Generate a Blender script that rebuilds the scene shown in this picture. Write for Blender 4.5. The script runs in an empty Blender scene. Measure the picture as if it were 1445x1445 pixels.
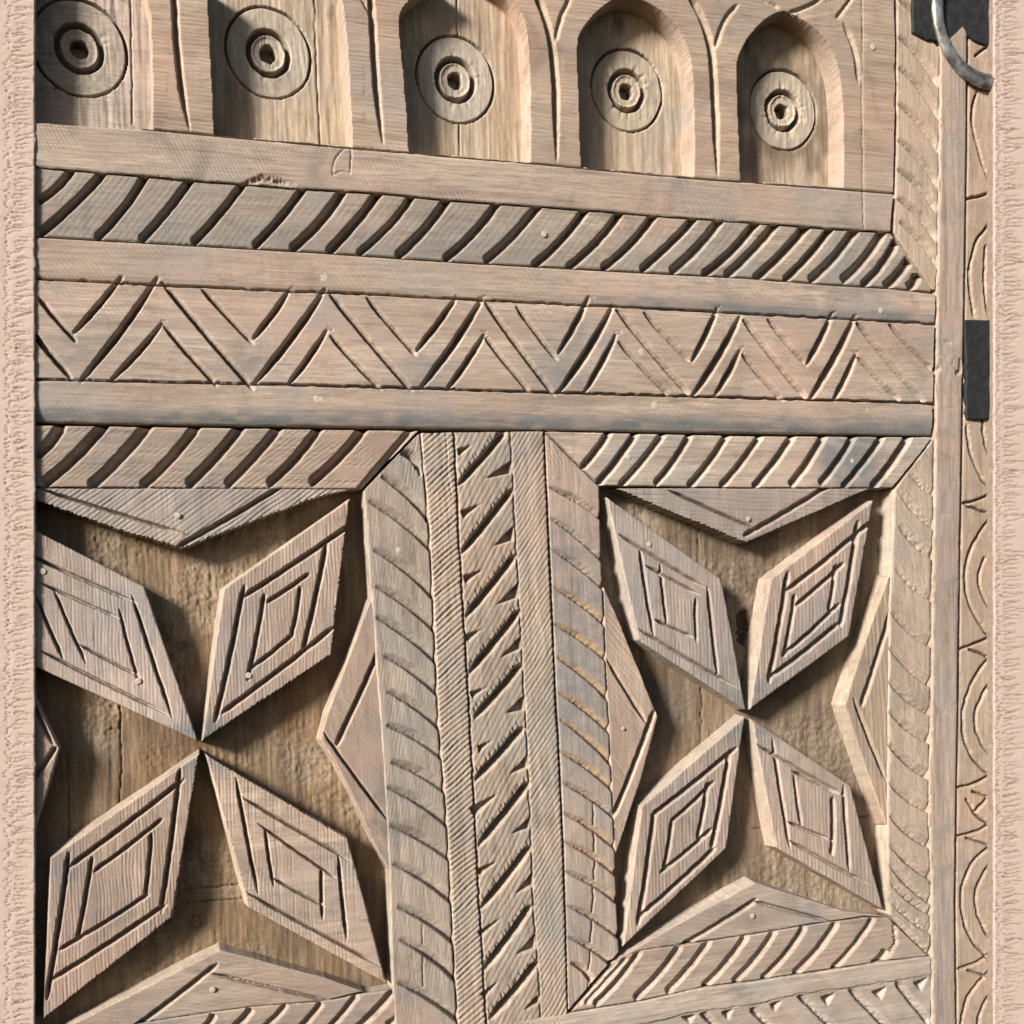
import bpy, math, random
import numpy as np
from mathutils import Matrix, Vector
random.seed(4)

# ------------------------------------------------------------------ camera
W = 1445.0
PP = np.array([722.5, 1150.0]); F = 1690.0          # lens axis and focal length of the (shifted) lens
VH = np.array([5800.0, 662.0]); VV = np.array([1300.0, 13000.0])
S = 0.0006                                          # metres per picture unit on the door
rh = np.array([VH[0]-PP[0], VH[1]-PP[1], F]); rh /= np.linalg.norm(rh)
rv = np.array([VV[0]-PP[0], VV[1]-PP[1], F]); rv -= rh*rv.dot(rh); rv /= np.linalg.norm(rv)
rn = np.cross(rh, rv)                                # into the door
R = np.array([rh, rn, -rv])                          # camera (x right, y down, z ahead) -> world rows X, Y, Z
ray0 = R @ np.array([(722.5-PP[0])/F, (722.5-PP[1])/F, 1.0])
DIST = F*S/np.linalg.norm([(722.5-PP[0])/F, (722.5-PP[1])/F, 1.0])*1.0
CAM = np.array([0, 0, 1.2]) - ray0/ray0[1]*(DIST*ray0[1]*1.0)

sc = bpy.context.scene
cd = bpy.data.cameras.new('camera'); cam = bpy.data.objects.new('camera', cd); sc.collection.objects.link(cam)
Rb = R @ np.diag([1, -1, -1])
M = Matrix([[*Rb[i], CAM[i]] for i in range(3)] + [[0, 0, 0, 1]])
cam.matrix_world = M
cd.sensor_width = 36; cd.sensor_fit = 'HORIZONTAL'; cd.lens = F/W*36
cd.shift_x = 0.0; cd.shift_y = (PP[1]-722.5)/W
cd.clip_start = 0.01; cd.clip_end = 100
sc.camera = cam

# ------------------------------------------------------------------ sky, sun, exposure
sun_dir = Vector((-0.80, -0.46, 0.40)).normalized()
SUN_EL = math.asin(sun_dir.z); SUN_AZ = math.atan2(sun_dir.x, sun_dir.y)
w = bpy.data.worlds.new('World'); sc.world = w; w.use_nodes = True
nt = w.node_tree; bg = nt.nodes['Background']
sky = nt.nodes.new('ShaderNodeTexSky'); sky.sky_type = 'NISHITA'; sky.sun_disc = False
sky.sun_elevation = SUN_EL; sky.sun_rotation = SUN_AZ
nt.links.new(sky.outputs[0], bg.inputs[0]); bg.inputs[1].default_value = 0.05
sl = bpy.data.lights.new('sun', 'SUN'); sl.energy = 5.0; sl.angle = math.radians(12); sl.color = (1, 0.965, 0.91)
so = bpy.data.objects.new('sun', sl); sc.collection.objects.link(so)
so.rotation_euler = (-sun_dir).to_track_quat('-Z', 'Y').to_euler(); so.location = (-3, -2, 4)
sc.view_settings.view_transform = 'Standard'; sc.view_settings.look = 'None'
sc.view_settings.exposure = 1.0; sc.view_settings.gamma = 1

# ------------------------------------------------------------------ numeric helpers
rng = np.random.RandomState(7)
TAB = rng.rand(256, 256)
def vn(x, y, seed=0):
    x = np.asarray(x, float) + seed*17.31; y = np.asarray(y, float) + seed*9.77
    ix = np.floor(x).astype(int); iy = np.floor(y).astype(int)
    fx = x-ix; fy = y-iy; fx = fx*fx*(3-2*fx); fy = fy*fy*(3-2*fy)
    a = TAB[iy & 255, ix & 255]; b = TAB[iy & 255, (ix+1) & 255]
    c = TAB[(iy+1) & 255, ix & 255]; d = TAB[(iy+1) & 255, (ix+1) & 255]
    return (a*(1-fx)+b*fx)*(1-fy)+(c*(1-fx)+d*fx)*fy
def rot(px, py, ang):
    a = math.radians(ang); return px*math.cos(a)+py*math.sin(a), -px*math.sin(a)+py*math.cos(a)
def sstep(a, b, x):
    t = np.clip((x-a)/(b-a), 0, 1); return t*t*(3-2*t)

def to_plane(px, py, level=0.0):
    """Where a picture ray meets the plane lying `level` units in front of the door face."""
    dx = (np.asarray(px, float)-PP[0])/F; dy = (np.asarray(py, float)-PP[1])/F
    X = R[0, 0]*dx+R[0, 1]*dy+R[0, 2]; Y = R[1, 0]*dx+R[1, 1]*dy+R[1, 2]; Z = R[2, 0]*dx+R[2, 1]*dy+R[2, 2]
    t = (-level*S-CAM[1])/Y
    return CAM[0]+t*X, CAM[2]+t*Z

def curve(p0, p1, bulge=0, n=7):
    p0 = np.array(p0, float); p1 = np.array(p1, float); d = p1-p0
    nrm = np.array([-d[1], d[0]])/np.linalg.norm(d)
    return [tuple(p0+d*t+nrm*bulge*4*t*(1-t)) for t in np.linspace(0, 1, n)]

def chaikin(pts, it=2):
    for _ in range(it):
        q = [pts[0]]
        for a, b in zip(pts[:-1], pts[1:]): q += [(a[0]*.75+b[0]*.25, a[1]*.75+b[1]*.25), (a[0]*.25+b[0]*.75, a[1]*.25+b[1]*.75)]
        pts = q+[pts[-1]]
    return pts

def seg_field(px, py, pts):
    """signed distance (side of travel), position 0..1 along the polyline"""
    pts = np.array(pts, float)
    L = np.hypot(*(pts[1:]-pts[:-1]).T); tot = L.sum(); acc = 0
    best = np.full(px.shape, 1e9); sg = np.zeros(px.shape); tt = np.zeros(px.shape)
    for i in range(len(pts)-1):
        a = pts[i]; d = (pts[i+1]-a)/L[i]
        u = (px-a[0])*d[0]+(py-a[1])*d[1]; s = -(px-a[0])*d[1]+(py-a[1])*d[0]
        uc = np.clip(u, 0, L[i]); dist = np.hypot(s, u-uc)
        m = dist < best
        best = np.where(m, dist, best); sg = np.where(m, np.sign(s), sg); tt = np.where(m, (acc+uc)/tot, tt)
        acc += L[i]
    return best*sg, tt

class Relief:
    """accumulates carving on a set of points"""
    def __init__(s, px, py):
        s.px, s.py = px, py
        s.h = np.zeros(px.shape); s.raw = np.zeros(px.shape); s.dark = np.zeros(px.shape); s.ochre = np.zeros(px.shape); s.grey = np.zeros(px.shape)
    def box(s, pts, pad):
        xs = [p[0] for p in pts]; ys = [p[1] for p in pts]
        return (s.px > min(xs)-pad) & (s.px < max(xs)+pad) & (s.py > min(ys)-pad) & (s.py < max(ys)+pad)
    def groove(s, pts, wu, wd, depth, ta=0.12, tb=0.12, bulge=0, rough=0, raw=0.6, ochre=0, ink=0, lens=0.5, seed=0, wob=0.5, smooth=False):
        if len(pts) == 2: pts = curve(pts[0], pts[1], bulge)
        elif smooth: pts = chaikin(pts)
        m = s.box(pts, max(wu, wd)+3)
        if not m.any(): return
        x = s.px[m]; y = s.py[m]
        sd, t = seg_field(x, y, pts)
        sd = sd+(vn(x/9, y/9, seed+3)-.5)*2*wob
        f = np.ones_like(t)
        if ta > 0: f = f*np.clip(t/ta, 0, 1)**.7
        if tb > 0: f = f*np.clip((1-t)/tb, 0, 1)**.7
        k = (1-lens)+lens*f
        p = np.where(sd > 0, 1-sd/(wu*k), 1+sd/(wd*k)); p = np.clip(p, 0, 1)
        g = depth*f*p
        if rough: g = g*(1-rough*vn(x/2.6, y/2.6, seed)*1.2) + rough*depth*.35*p*(vn(x/4, y/3.2, seed+5)-.5)
        s.h[m] = np.minimum(s.h[m], -g)
        c = sstep(0.02, .35, p)*sstep(0, .3, f)
        s.raw[m] = np.maximum(s.raw[m], c*raw*.6); s.ochre[m] = np.maximum(s.ochre[m], c*ochre)
        if ink: s.dark[m] = np.maximum(s.dark[m], sstep(.1, .6, p)*sstep(0, .4, f)*ink*(.6+.6*vn(x/14, y/14, seed+9)))  # groove shade painted in as dark colour
    def tri(s, pts, depth, edge):
        """triangular chip cut, deepest at the side `edge`=(a,b) corner indices"""
        m = s.box(pts, 2)
        if not m.any(): return
        x = s.px[m]; y = s.py[m]; P = np.array(pts, float); c = P.mean(0)
        ins = np.full(x.shape, 1e9)
        for i in range(3):
            a = P[i]; b = P[(i+1) % 3]; d = (b-a)/np.hypot(*(b-a)); n = np.array([-d[1], d[0]])
            if (c-a).dot(n) < 0: n = -n
            ins = np.minimum(ins, (x-a[0])*n[0]+(y-a[1])*n[1])
        tip = P[[i for i in range(3) if i not in edge][0]]; mid = (P[edge[0]]+P[edge[1]])/2
        ax = mid-tip; ln = np.hypot(*ax); t = np.clip(((x-tip[0])*ax[0]+(y-tip[1])*ax[1])/ln**2, 0, 1.1)
        g = depth*np.clip(ins/2.2, 0, 1)*(.2+.8*t)
        s.h[m] = np.minimum(s.h[m], -g); s.raw[m] = np.maximum(s.raw[m], .5*np.clip(ins/2, 0, 1))
    def grain(s, ang, amp=.35, seed=0):
        u, v = rot(s.px, s.py, ang)
        s.h += amp*((vn(u/60, v/2.6, seed)-.5)*1.2+(vn(u/160, v/9, seed+1)-.5)*2.0+(vn(u/14, v/4.5, seed+2)-.5)*.6)
        s.h += 1.6*amp*(vn(u/70, v/55, seed+8)-.5)
    def hatch(s, ang, period, amp, seed=0, patchy=False):
        u, v = rot(s.px, s.py, ang)
        v = v+4*(vn(u/40, v/40, seed)-.5)
        ph = v/period; fr = ph-np.floor(ph)
        am = amp*(.35+.9*vn(u/25, np.floor(ph)*1.7, seed+2))
        if patchy: am = am*sstep(.45, .7, vn(s.px/95, s.py/50, seed+21))
        s.h -= am*np.clip(1-np.abs(fr-.5)*3.2, 0, 1)
    def rim(s, poly, r=2.2, depth=2.5, seed=0, chip=1.0):
        """worn arris round the piece"""
        P = list(poly)+[poly[0]]
        d = np.full(s.px.shape, 1e9)
        for i in range(len(poly)):
            a = np.array(P[i], float); b = np.array(P[i+1], float); L = np.hypot(*(b-a))
            if L < .5: continue
            e = (b-a)/L
            u = np.clip((s.px-a[0])*e[0]+(s.py-a[1])*e[1], 0, L)
            d = np.minimum(d, np.hypot(s.px-a[0]-u*e[0], s.py-a[1]-u*e[1]))
        rr = r*(.55+.9*vn(s.px/16, s.py/16, seed))+chip*3.5*np.clip(vn(s.px/7, s.py/7, seed+4)-.78, 0, 1)*4
        q = np.clip(1-d/rr, 0, 1)
        s.h -= depth*q*q
        s.raw = np.maximum(s.raw, .55*q)

# ------------------------------------------------------------------ materials
def wood(name, ca, cb, cgrey, axis='X', grey=.5, rough=.72, floor=False):
    """ca/cb: pale and deep wood, cgrey: weathered; axis: grain direction"""
    ca = (ca[0]*.80, ca[1]*.785, ca[2]*.765); cb = tuple(v*.74 for v in cb); cgrey = tuple(v*.70 for v in cgrey)
    m = bpy.data.materials.new(name); m.use_nodes = True; n = m.node_tree; N = n.nodes; L = n.links
    bs = N['Principled BSDF']
    tc = N.new('ShaderNodeTexCoord')
    def mapped(sc_, loc=(0, 0, 0), ry=0):
        mp = N.new('ShaderNodeMapping'); mp.inputs['Scale'].default_value = sc_; mp.inputs['Location'].default_value = loc
        mp.inputs['Rotation'].default_value = (0, ry, 0)
        L.new(tc.outputs['Object'], mp.inputs[0]); return mp
    def noise(mp, scale, det=4, ro=.6, dist=0):
        t = N.new('ShaderNodeTexNoise'); t.inputs['Scale'].default_value = scale; t.inputs['Detail'].default_value = det
        t.inputs['Roughness'].default_value = ro; t.inputs['Distortion'].default_value = dist
        L.new(mp.outputs[0], t.inputs['Vector']); return t
    def ramp(src, a, b, c0=(0, 0, 0, 1), c1=(1, 1, 1, 1)):
        r = N.new('ShaderNodeValToRGB'); r.color_ramp.elements[0].position = a; r.color_ramp.elements[1].position = b
        r.color_ramp.elements[0].color = c0; r.color_ramp.elements[1].color = c1
        L.new(src, r.inputs[0]); return r
    def mix(f, a, b, mode='MIX'):
        x = N.new('ShaderNodeMix'); x.data_type = 'RGBA'; x.blend_type = mode
        for i, v in ((0, f), (6, a), (7, b)):
            if hasattr(v, 'is_linked'): L.new(v, x.inputs[i])
            else: x.inputs[i].default_value = v if i == 0 else (*v, 1)
        return x.outputs[2]
    ang = {'X': 0, 'Z': 0, 'D': math.radians(38), 'E': math.radians(-30)}[axis]
    st = (5, 60, 95) if axis in 'XDE' else (95, 60, 5)
    fine = noise(mapped(st, ry=ang), 9, 5, .65, .4)
    st2 = (1.2, 9, 11) if axis in 'XDE' else (11, 9, 1.2)
    broad = noise(mapped(st2, (3, 1, 2), ang), 3.2, 4, .55, 1.0)
    blot = noise(mapped((1, 1, 1), (5, 2, 7)), 14, 5, .6, .6)
    blot2 = noise(mapped((1, 1, 1), (1, 8, 3)), 7.5, 4, .6, .3)
    speck = noise(mapped((1, 1, 1), (9, 2, 3)), 520, 2, .7)
    c = mix(ramp(broad.outputs[0], .36, .66).outputs[0], cb, ca)
    c = mix(ramp(fine.outputs[0], .30, .58).outputs[0], tuple(v*.80 for v in cb), c)
    gf = ramp(blot.outputs[0], .50-.12*(grey-.5), .70-.12*(grey-.5)); mu = N.new('ShaderNodeMath'); mu.operation = 'MULTIPLY'; mu.inputs[1].default_value = min(1, grey*1.7)
    L.new(gf.outputs[0], mu.inputs[0])
    c = mix(mu.outputs[0], c, cgrey)
    pk = ramp(blot2.outputs[0], .50, .72); mu2 = N.new('ShaderNodeMath'); mu2.operation = 'MULTIPLY'; mu2.inputs[1].default_value = .6
    L.new(pk.outputs[0], mu2.inputs[0])
    c = mix(mu2.outputs[0], c, (ca[0]*1.02, ca[1]*.84, ca[2]*.80))
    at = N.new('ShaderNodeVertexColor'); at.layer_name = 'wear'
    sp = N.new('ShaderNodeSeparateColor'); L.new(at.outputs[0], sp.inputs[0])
    rawn = mix(ramp(fine.outputs[0], .3, .62).outputs[0], (.27, .205, .14), (.46, .375, .27))
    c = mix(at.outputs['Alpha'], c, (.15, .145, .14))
    c = mix(sp.outputs[0], c, rawn)
    c = mix(sp.outputs[2], c, (.36, .225, .11))
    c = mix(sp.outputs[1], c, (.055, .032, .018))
    sm = ramp(speck.outputs[0], .60, .70); mu3 = N.new('ShaderNodeMath'); mu3.operation = 'MULTIPLY'; mu3.inputs[1].default_value = .22
    L.new(sm.outputs[0], mu3.inputs[0])
    c = mix(mu3.outputs[0], c, (.50, .43, .35))
    sd_ = ramp(speck.outputs[0], .30, .40, (1, 1, 1, 1), (0, 0, 0, 1)); mu4 = N.new('ShaderNodeMath'); mu4.operation = 'MULTIPLY'; mu4.inputs[1].default_value = .3
    L.new(sd_.outputs[0], mu4.inputs[0])
    c = mix(mu4.outputs[0], c, tuple(v*.45 for v in cb))
    # old grime: broad smudges, and thin streaks that run with the grain
    gr = noise(mapped((1, 1, 1), (4, 4, 1)), 22, 7, .68, .8); g1 = ramp(gr.outputs[0], .52, .74)
    st3 = (3, 22, 30) if axis in 'XDE' else (30, 22, 3)
    gs = noise(mapped(st3, (6, 2, 5), ang), 4.5, 6, .7, .6); g2 = ramp(gs.outputs[0], .54, .72)
    ad = N.new('ShaderNodeMath'); ad.operation = 'ADD'; L.new(g1.outputs[0], ad.inputs[0]); L.new(g2.outputs[0], ad.inputs[1])
    mg = N.new('ShaderNodeMath'); mg.operation = 'MULTIPLY'; mg.use_clamp = True; mg.inputs[1].default_value = .54; L.new(ad.outputs[0], mg.inputs[0])
    c = mix(mg.outputs[0], c, (.125, .095, .075))
    oi = N.new('ShaderNodeObjectInfo'); hv = N.new('ShaderNodeHueSaturation')
    mr = N.new('ShaderNodeMapRange'); mr.inputs[3].default_value = .86; mr.inputs[4].default_value = 1.1; L.new(oi.outputs['Random'], mr.inputs[0]); L.new(mr.outputs[0], hv.inputs['Value'])
    ms = N.new('ShaderNodeMath'); ms.operation = 'MULTIPLY_ADD'; ms.inputs[1].default_value = -7.0; ms.inputs[2].default_value = 3.0
    fr = N.new('ShaderNodeMath'); fr.operation = 'FRACT'; L.new(oi.outputs['Random'], ms.inputs[0]); L.new(ms.outputs[0], fr.inputs[0])
    mr2 = N.new('ShaderNodeMapRange'); mr2.inputs[3].default_value = .76; mr2.inputs[4].default_value = 1.05; L.new(fr.outputs[0], mr2.inputs[0]); L.new(mr2.outputs[0], hv.inputs['Saturation'])
    L.new(c, hv.inputs['Color']); c = hv.outputs[0]
    L.new(c, bs.inputs['Base Color'])
    rr = N.new('ShaderNodeMapRange'); rr.inputs[3].default_value = rough-.14; rr.inputs[4].default_value = rough+.12
    L.new(blot.outputs[0], rr.inputs[0]); L.new(rr.outputs[0], bs.inputs['Roughness'])
    bs.inputs['Specular IOR Level'].default_value = .32
    b1 = N.new('ShaderNodeBump'); b1.inputs['Strength'].default_value = .28 if not floor else .6; b1.inputs['Distance'].default_value = .0007
    L.new(fine.outputs[0], b1.inputs['Height'])
    b2 = N.new('ShaderNodeBump'); b2.inputs['Strength'].default_value = .22; b2.inputs['Distance'].default_value = .0005
    L.new(speck.outputs[0], b2.inputs['Height']); L.new(b1.outputs[0], b2.inputs['Normal']); L.new(b2.outputs[0], bs.inputs['Normal'])
    return m
PALE = (.52, .395, .30); DEEP = (.375, .268, .195); GREY = (.34, .292, .26)
M_rail = wood('tan_wood_level_grain', PALE, DEEP, GREY, 'X', .5)
M_arcade = wood('tan_wood_arcade', (.51, .39, .30), (.38, .275, .205), (.38, .32, .275), 'X', .5)
M_grey = wood('grey_brown_wood', (.52, .415, .325), (.35, .265, .20), (.37, .325, .285), 'X', .85)
M_stile = wood('mauve_brown_wood_upright_grain', (.46, .36, .29), (.33, .25, .20), (.34, .29, .26), 'Z', .7)
M_upright = wood('grey_brown_wood_upright_grain', (.47, .375, .29), (.33, .25, .185), (.34, .30, .26), 'Z', .8)
M_ochre = wood('ochre_wood_upright_grain', (.50, .37, .255), (.36, .25, .165), (.35, .285, .235), 'Z', .5)
M_diamond = wood('pinkish_wood', (.50, .38, .30), (.35, .25, .19), (.33, .275, .245), 'Z', .6)
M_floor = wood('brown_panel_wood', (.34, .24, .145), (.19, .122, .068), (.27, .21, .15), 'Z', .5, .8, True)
M_outer = wood('orange_tan_wood', (.48, .375, .29), (.36, .265, .195), (.34, .29, .255), 'Z', .45)

def simple(name, base, rough, metal=0, scale=300, var=.5, bump=.3, dist=.0006, lo=None):
    m = bpy.data.materials.new(name); m.use_nodes = True; N = m.node_tree.nodes; L = m.node_tree.links; bs = N['Principled BSDF']
    tc = N.new('ShaderNodeTexCoord'); t = N.new('ShaderNodeTexNoise'); t.inputs['Scale'].default_value = scale; t.inputs['Detail'].default_value = 6
    L.new(tc.outputs['Object'], t.inputs['Vector'])
    r = N.new('ShaderNodeValToRGB'); r.color_ramp.elements[0].position = .35; r.color_ramp.elements[1].position = .68
    r.color_ramp.elements[0].color = (*(lo or tuple(v*(1-var) for v in base)), 1); r.color_ramp.elements[1].color = (*base, 1)
    L.new(t.outputs[0], r.inputs[0]); L.new(r.outputs[0], bs.inputs['Base Color'])
    bs.inputs['Roughness'].default_value = rough; bs.inputs['Metallic'].default_value = metal
    b = N.new('ShaderNodeBump'); b.inputs['Strength'].default_value = bump; b.inputs['Distance'].default_value = dist
    L.new(t.outputs[0], b.inputs['Height']); L.new(b.outputs[0], bs.inputs['Normal'])
    return m
M_black = simple('black_painted_iron', (.012, .013, .013), .8, 0, 150, .75, .8, .0014, lo=(.003, .003, .003))
M_iron = simple('worn_grey_iron', (.42, .41, .38), .42, .7, 120, .55, .5, .001, lo=(.12, .11, .10))
M_peg = simple('pale_dowel_wood', (.50, .42, .33), .8, 0, 400, .35)
M_back = simple('dark_backing_wood', (.05, .035, .022), .9, 0, 120, .4)
M_jamb = simple('pale_pink_plaster', (.45, .335, .285), .9, 0, 30, .12, .2, .0008, lo=(.42, .325, .265))

# ------------------------------------------------------------------ mesh builders
def resample(poly, n):
    P = np.array(poly, float); L = np.hypot(*(P[1:]-P[:-1]).T); c = np.concatenate([[0], np.cumsum(L)])
    if c[-1] < 1e-9: return np.repeat(P[:1], n, 0)
    u = np.linspace(0, c[-1], n)
    return np.stack([np.interp(u, c, P[:, 0]), np.interp(u, c, P[:, 1])], 1)
def plen(poly):
    P = np.array(poly, float); return np.hypot(*(P[1:]-P[:-1]).T).sum()
def jitter(P, amp, saw, seed, D=None):
    if len(P) < 5: return P
    T = np.gradient(P, axis=0); l = np.hypot(T[:, 0], T[:, 1])[:, None]+1e-9; Nn = np.stack([-T[:, 1], T[:, 0]], 1)/l
    s = np.concatenate([[0], np.cumsum(np.hypot(*(P[1:]-P[:-1]).T))])
    k = amp*(2*vn(s/22, s*0+seed, seed)-1)+amp*.5*(2*vn(s/5, s*0+seed, seed+1)-1)
    if saw:
        per = 7.0; ph = s/per+1.2*vn(s/15, s*0, seed+2); fr = ph-np.floor(ph)
        k = k+saw*fr*(.3+vn(np.floor(ph)*3.1, s*0+.5, seed+3))
    tp = np.clip(np.minimum(s, s[-1]-s)/8, 0, 1)
    if D is not None and np.hypot(*D) > 12: Nn = np.repeat((D/np.hypot(*D))[None], len(P), 0)
    return P+Nn*(k*tp)[:, None]

DOOR = None
def link(o, parent):
    sc.collection.objects.link(o)
    if parent is not None: o.parent = parent
    return o
def mesh_np(name, V, Fq, mat, parent, wear=None, smooth=True):
    me = bpy.data.meshes.new(name)
    V = np.asarray(V, np.float32); Fq = np.asarray(Fq, np.int32)
    me.vertices.add(len(V)); me.vertices.foreach_set('co', V.ravel())
    k = Fq.shape[1]
    me.loops.add(Fq.size); me.loops.foreach_set('vertex_index', Fq.ravel())
    me.polygons.add(len(Fq)); me.polygons.foreach_set('loop_start', np.arange(0, Fq.size, k, dtype=np.int32))
    me.polygons.foreach_set('use_smooth', np.full(len(Fq), smooth))
    if wear is not None:
        a = me.color_attributes.new('wear', 'FLOAT_COLOR', 'POINT'); a.data.foreach_set('color', np.asarray(wear, np.float32).ravel())
    me.update(calc_edges=True); me.validate(); me.materials.append(mat)
    return link(bpy.data.objects.new(name, me), parent)

STEP = 1.5
def patch(name, top, right, bottom, left, level, carve, mat, parent, step=None, skirt=84, flare=0.0, jit=(.5, .5, .5, .5), saw=(0, 0, 0, 0), seed=0, rim=(1.7, 1.9), chip=1.0, inset=2.1):
    """A carved piece: outline given in picture units on its own plane (top and bottom run left to right,
    left and right run downwards), relief from carve(Relief), sides running down behind it."""
    st = step or STEP
    n = max(4, int(max(plen(top), plen(bottom))/st)+1); m = max(4, int(max(plen(left), plen(right))/st)+1)
    mid_t = np.array(resample(top, 9)); mid_b = np.array(resample(bottom, 9))
    m = max(m, int(np.hypot(*(mid_t-mid_b).T).max()/st)+1)
    n = max(n, int(np.hypot(*(np.array(resample(left, 9))-np.array(resample(right, 9))).T).max()/st)+1)
    sides = [np.array(s, float) for s in (top, right, bottom, left)]
    cen = np.concatenate(sides).mean(0)
    dv = ((sides[3][-1]-sides[3][0])+(sides[1][-1]-sides[1][0]))/2; dh = ((sides[0][-1]-sides[0][0])+(sides[2][-1]-sides[2][0]))/2
    T, Rr, B, Lf = resample(top, n), resample(right, m), resample(bottom, n), resample(left, m)
    u = np.linspace(0, 1, n)[None, :, None]; v = np.linspace(0, 1, m)[:, None, None]
    P = (1-v)*T[None]+v*B[None]+(1-u)*Lf[:, None]+u*Rr[:, None]-((1-u)*(1-v)*T[0]+u*(1-v)*T[-1]+(1-u)*v*B[0]+u*v*B[-1])
    # uneven, saw-toothed edges: each edge is shifted, fading out a little way into the piece
    lv_ = max(np.hypot(*dv), np.hypot(*(mid_t-mid_b).T).max(), 4); lh_ = max(np.hypot(*dh), 4)
    fade = lambda q, ln, sw: np.clip(1-q*ln/min(12.0+abs(sw), ln*.45), 0, 1)
    add = np.zeros_like(P)
    add += (jitter(T, jit[0], saw[0], seed+1, dv)-T)[None]*fade(v, lv_, saw[0])+(jitter(B, jit[2], saw[2], seed+3, dv)-B)[None]*fade(1-v, lv_, saw[2])
    add += (jitter(Rr, jit[1], saw[1], seed+2, dh)-Rr)[:, None]*fade(1-u, lh_, saw[1])+(jitter(Lf, jit[3], saw[3], seed+4, dh)-Lf)[:, None]*fade(u, lh_, saw[3])
    P = P+add
    if inset:
        d = P-cen; l = np.hypot(d[..., 0], d[..., 1]).max(); P = cen+d*(1-inset/l)
    px, py = P[..., 0], P[..., 1]
    rl = Relief(px, py)
    poly = [tuple(p) for p in list(top)+list(right)[1:]+list(bottom)[::-1][1:]+list(left)[::-1][1:-1]]
    carve(rl)
    if rim: rl.rim(poly, rim[0], rim[1], seed, chip)
    X, Z = to_plane(px, py, level); Y = -(level+rl.h)*S
    V = np.stack([X, Y, Z], -1).reshape(-1, 3)
    wear = np.stack([np.clip(rl.raw*(.55+.6*vn(px/11, py/11, seed+6)), 0, 1), np.clip(rl.dark, 0, 1), np.clip(rl.ochre, 0, 1), np.clip(rl.grey*(.35+1.1*vn(px/19, py/9, seed+7)), 0, 1)], -1).reshape(-1, 4)
    idx = np.arange(n*m).reshape(m, n)
    Fq = np.stack([idx[:-1, :-1], idx[1:, :-1], idx[1:, 1:], idx[:-1, 1:]], -1).reshape(-1, 4)
    ring = np.concatenate([idx[0, :-1], idx[:-1, -1], idx[-1, :0:-1], idx[:0:-1, 0]])
    Vr = V[ring].copy(); c3 = V.mean(0)
    rows = [Vr]
    k1 = V[ring].copy(); dd = k1-c3; dd[:, 1] = 0; dd /= (np.linalg.norm(dd, axis=1)[:, None]+1e-9)
    k1 += dd*flare*S; k1[:, 1] = -(level-skirt)*S
    q = len(ring); b0 = len(V); b1 = b0+q; Vall = np.concatenate([V, Vr, k1]); wl = wear[ring].copy(); wl[:, 0] = np.clip(np.maximum(wl[:, 0], .2+.45*vn(px.reshape(-1)[ring]/12, py.reshape(-1)[ring]/12, seed+9)), 0, 1)
    wall = np.concatenate([wear, wl, wl]); j = np.arange(q); jn = (j+1) % q
    Fs = np.stack([b0+j, b0+jn, b1+jn, b1+j], -1)
    return mesh_np(name, Vall, np.concatenate([Fq, Fs[:, ::-1]]), mat, parent, wall)

def empty(name, loc=(0, 0, 0), parent=None):
    o = bpy.data.objects.new(name, None); o.location = loc; o.empty_display_size = .05; return link(o, parent)
def tag(o, label, cat, group=None):
    o['label'] = label; o['category'] = cat
    if group: o['group'] = group

# ------------------------------------------------------------------ the door
door = empty('carved_door')
door['kind'] = 'thing'; tag(door, 'carved brown wooden door with star panels, zigzag rail, niches and black iron fittings', 'door')
x0, z0 = to_plane(-60, -60); x1, z1 = to_plane(1460, 1520)
bx = [to_plane(a, b, -88) for a, b in ((-120, -120), (1440, -120), (1440, 1560), (-120, 1560))]
Vb = [(a, 88*S, b) for a, b in bx]+[(a, 110*S, b) for a, b in bx]
mesh_np('backing_board', Vb, [(0, 3, 2, 1), (4, 5, 6, 7), (0, 1, 5, 4), (1, 2, 6, 5), (2, 3, 7, 6), (3, 0, 4, 7)], M_back, door, smooth=False)

# ---- arcade board with niches and rosettes
def sdf_poly(px, py, poly):
    P = np.array(poly, float); n = len(P); d = np.full(px.shape, 1e9); ins = np.zeros(px.shape, bool)
    for i in range(n):
        a = P[i]; b = P[(i+1) % n]; e = b-a
        t = np.clip(((px-a[0])*e[0]+(py-a[1])*e[1])/(e@e+1e-9), 0, 1)
        d = np.minimum(d, np.hypot(px-a[0]-t*e[0], py-a[1]-t*e[1]))
        c = ((a[1] > py) != (b[1] > py)) & (px < (b[0]-a[0])*(py-a[1])/(b[1]-a[1]+1e-12)+a[0]); ins ^= c
    return np.where(ins, d, -d)
NICHE = [
 [(-60, 150), (-60, -70), (60, -90), (150, -30), (196, -40), (212, 20), (215, 110), (216, 182), (40, 172)],
 [(303, 190), (299, 100), (294, 0), (300, -60), (340, -95), (400, -90), (455, -60), (482, -10), (489, 60), (494, 140), (497, 206)],
 [(578, 214), (574, 150), (568, 80), (562, 30), (570, 8), (590, -10), (640, -42), (690, -30), (725, -5), (742, 30), (747, 90), (748, 160), (748, 228)],
 [(821, 235), (818, 150), (814, 62), (822, 40), (845, 14), (868, -2), (888, -6), (914, 2), (948, 26), (970, 62), (978, 110), (979, 180), (979, 248)],
 [(1046, 254), (1043, 180), (1040, 108), (1042, 80), (1054, 55), (1078, 28), (1104, 14), (1120, 20), (1150, 38), (1170, 62), (1184, 100), (1189, 150), (1190, 264)]]
ROS = [(112, 68, 71), (379, 75, 66), (643, 113, 63), (885, 128, 60), (1105, 156, 58.5)]
ND = 34
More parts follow.
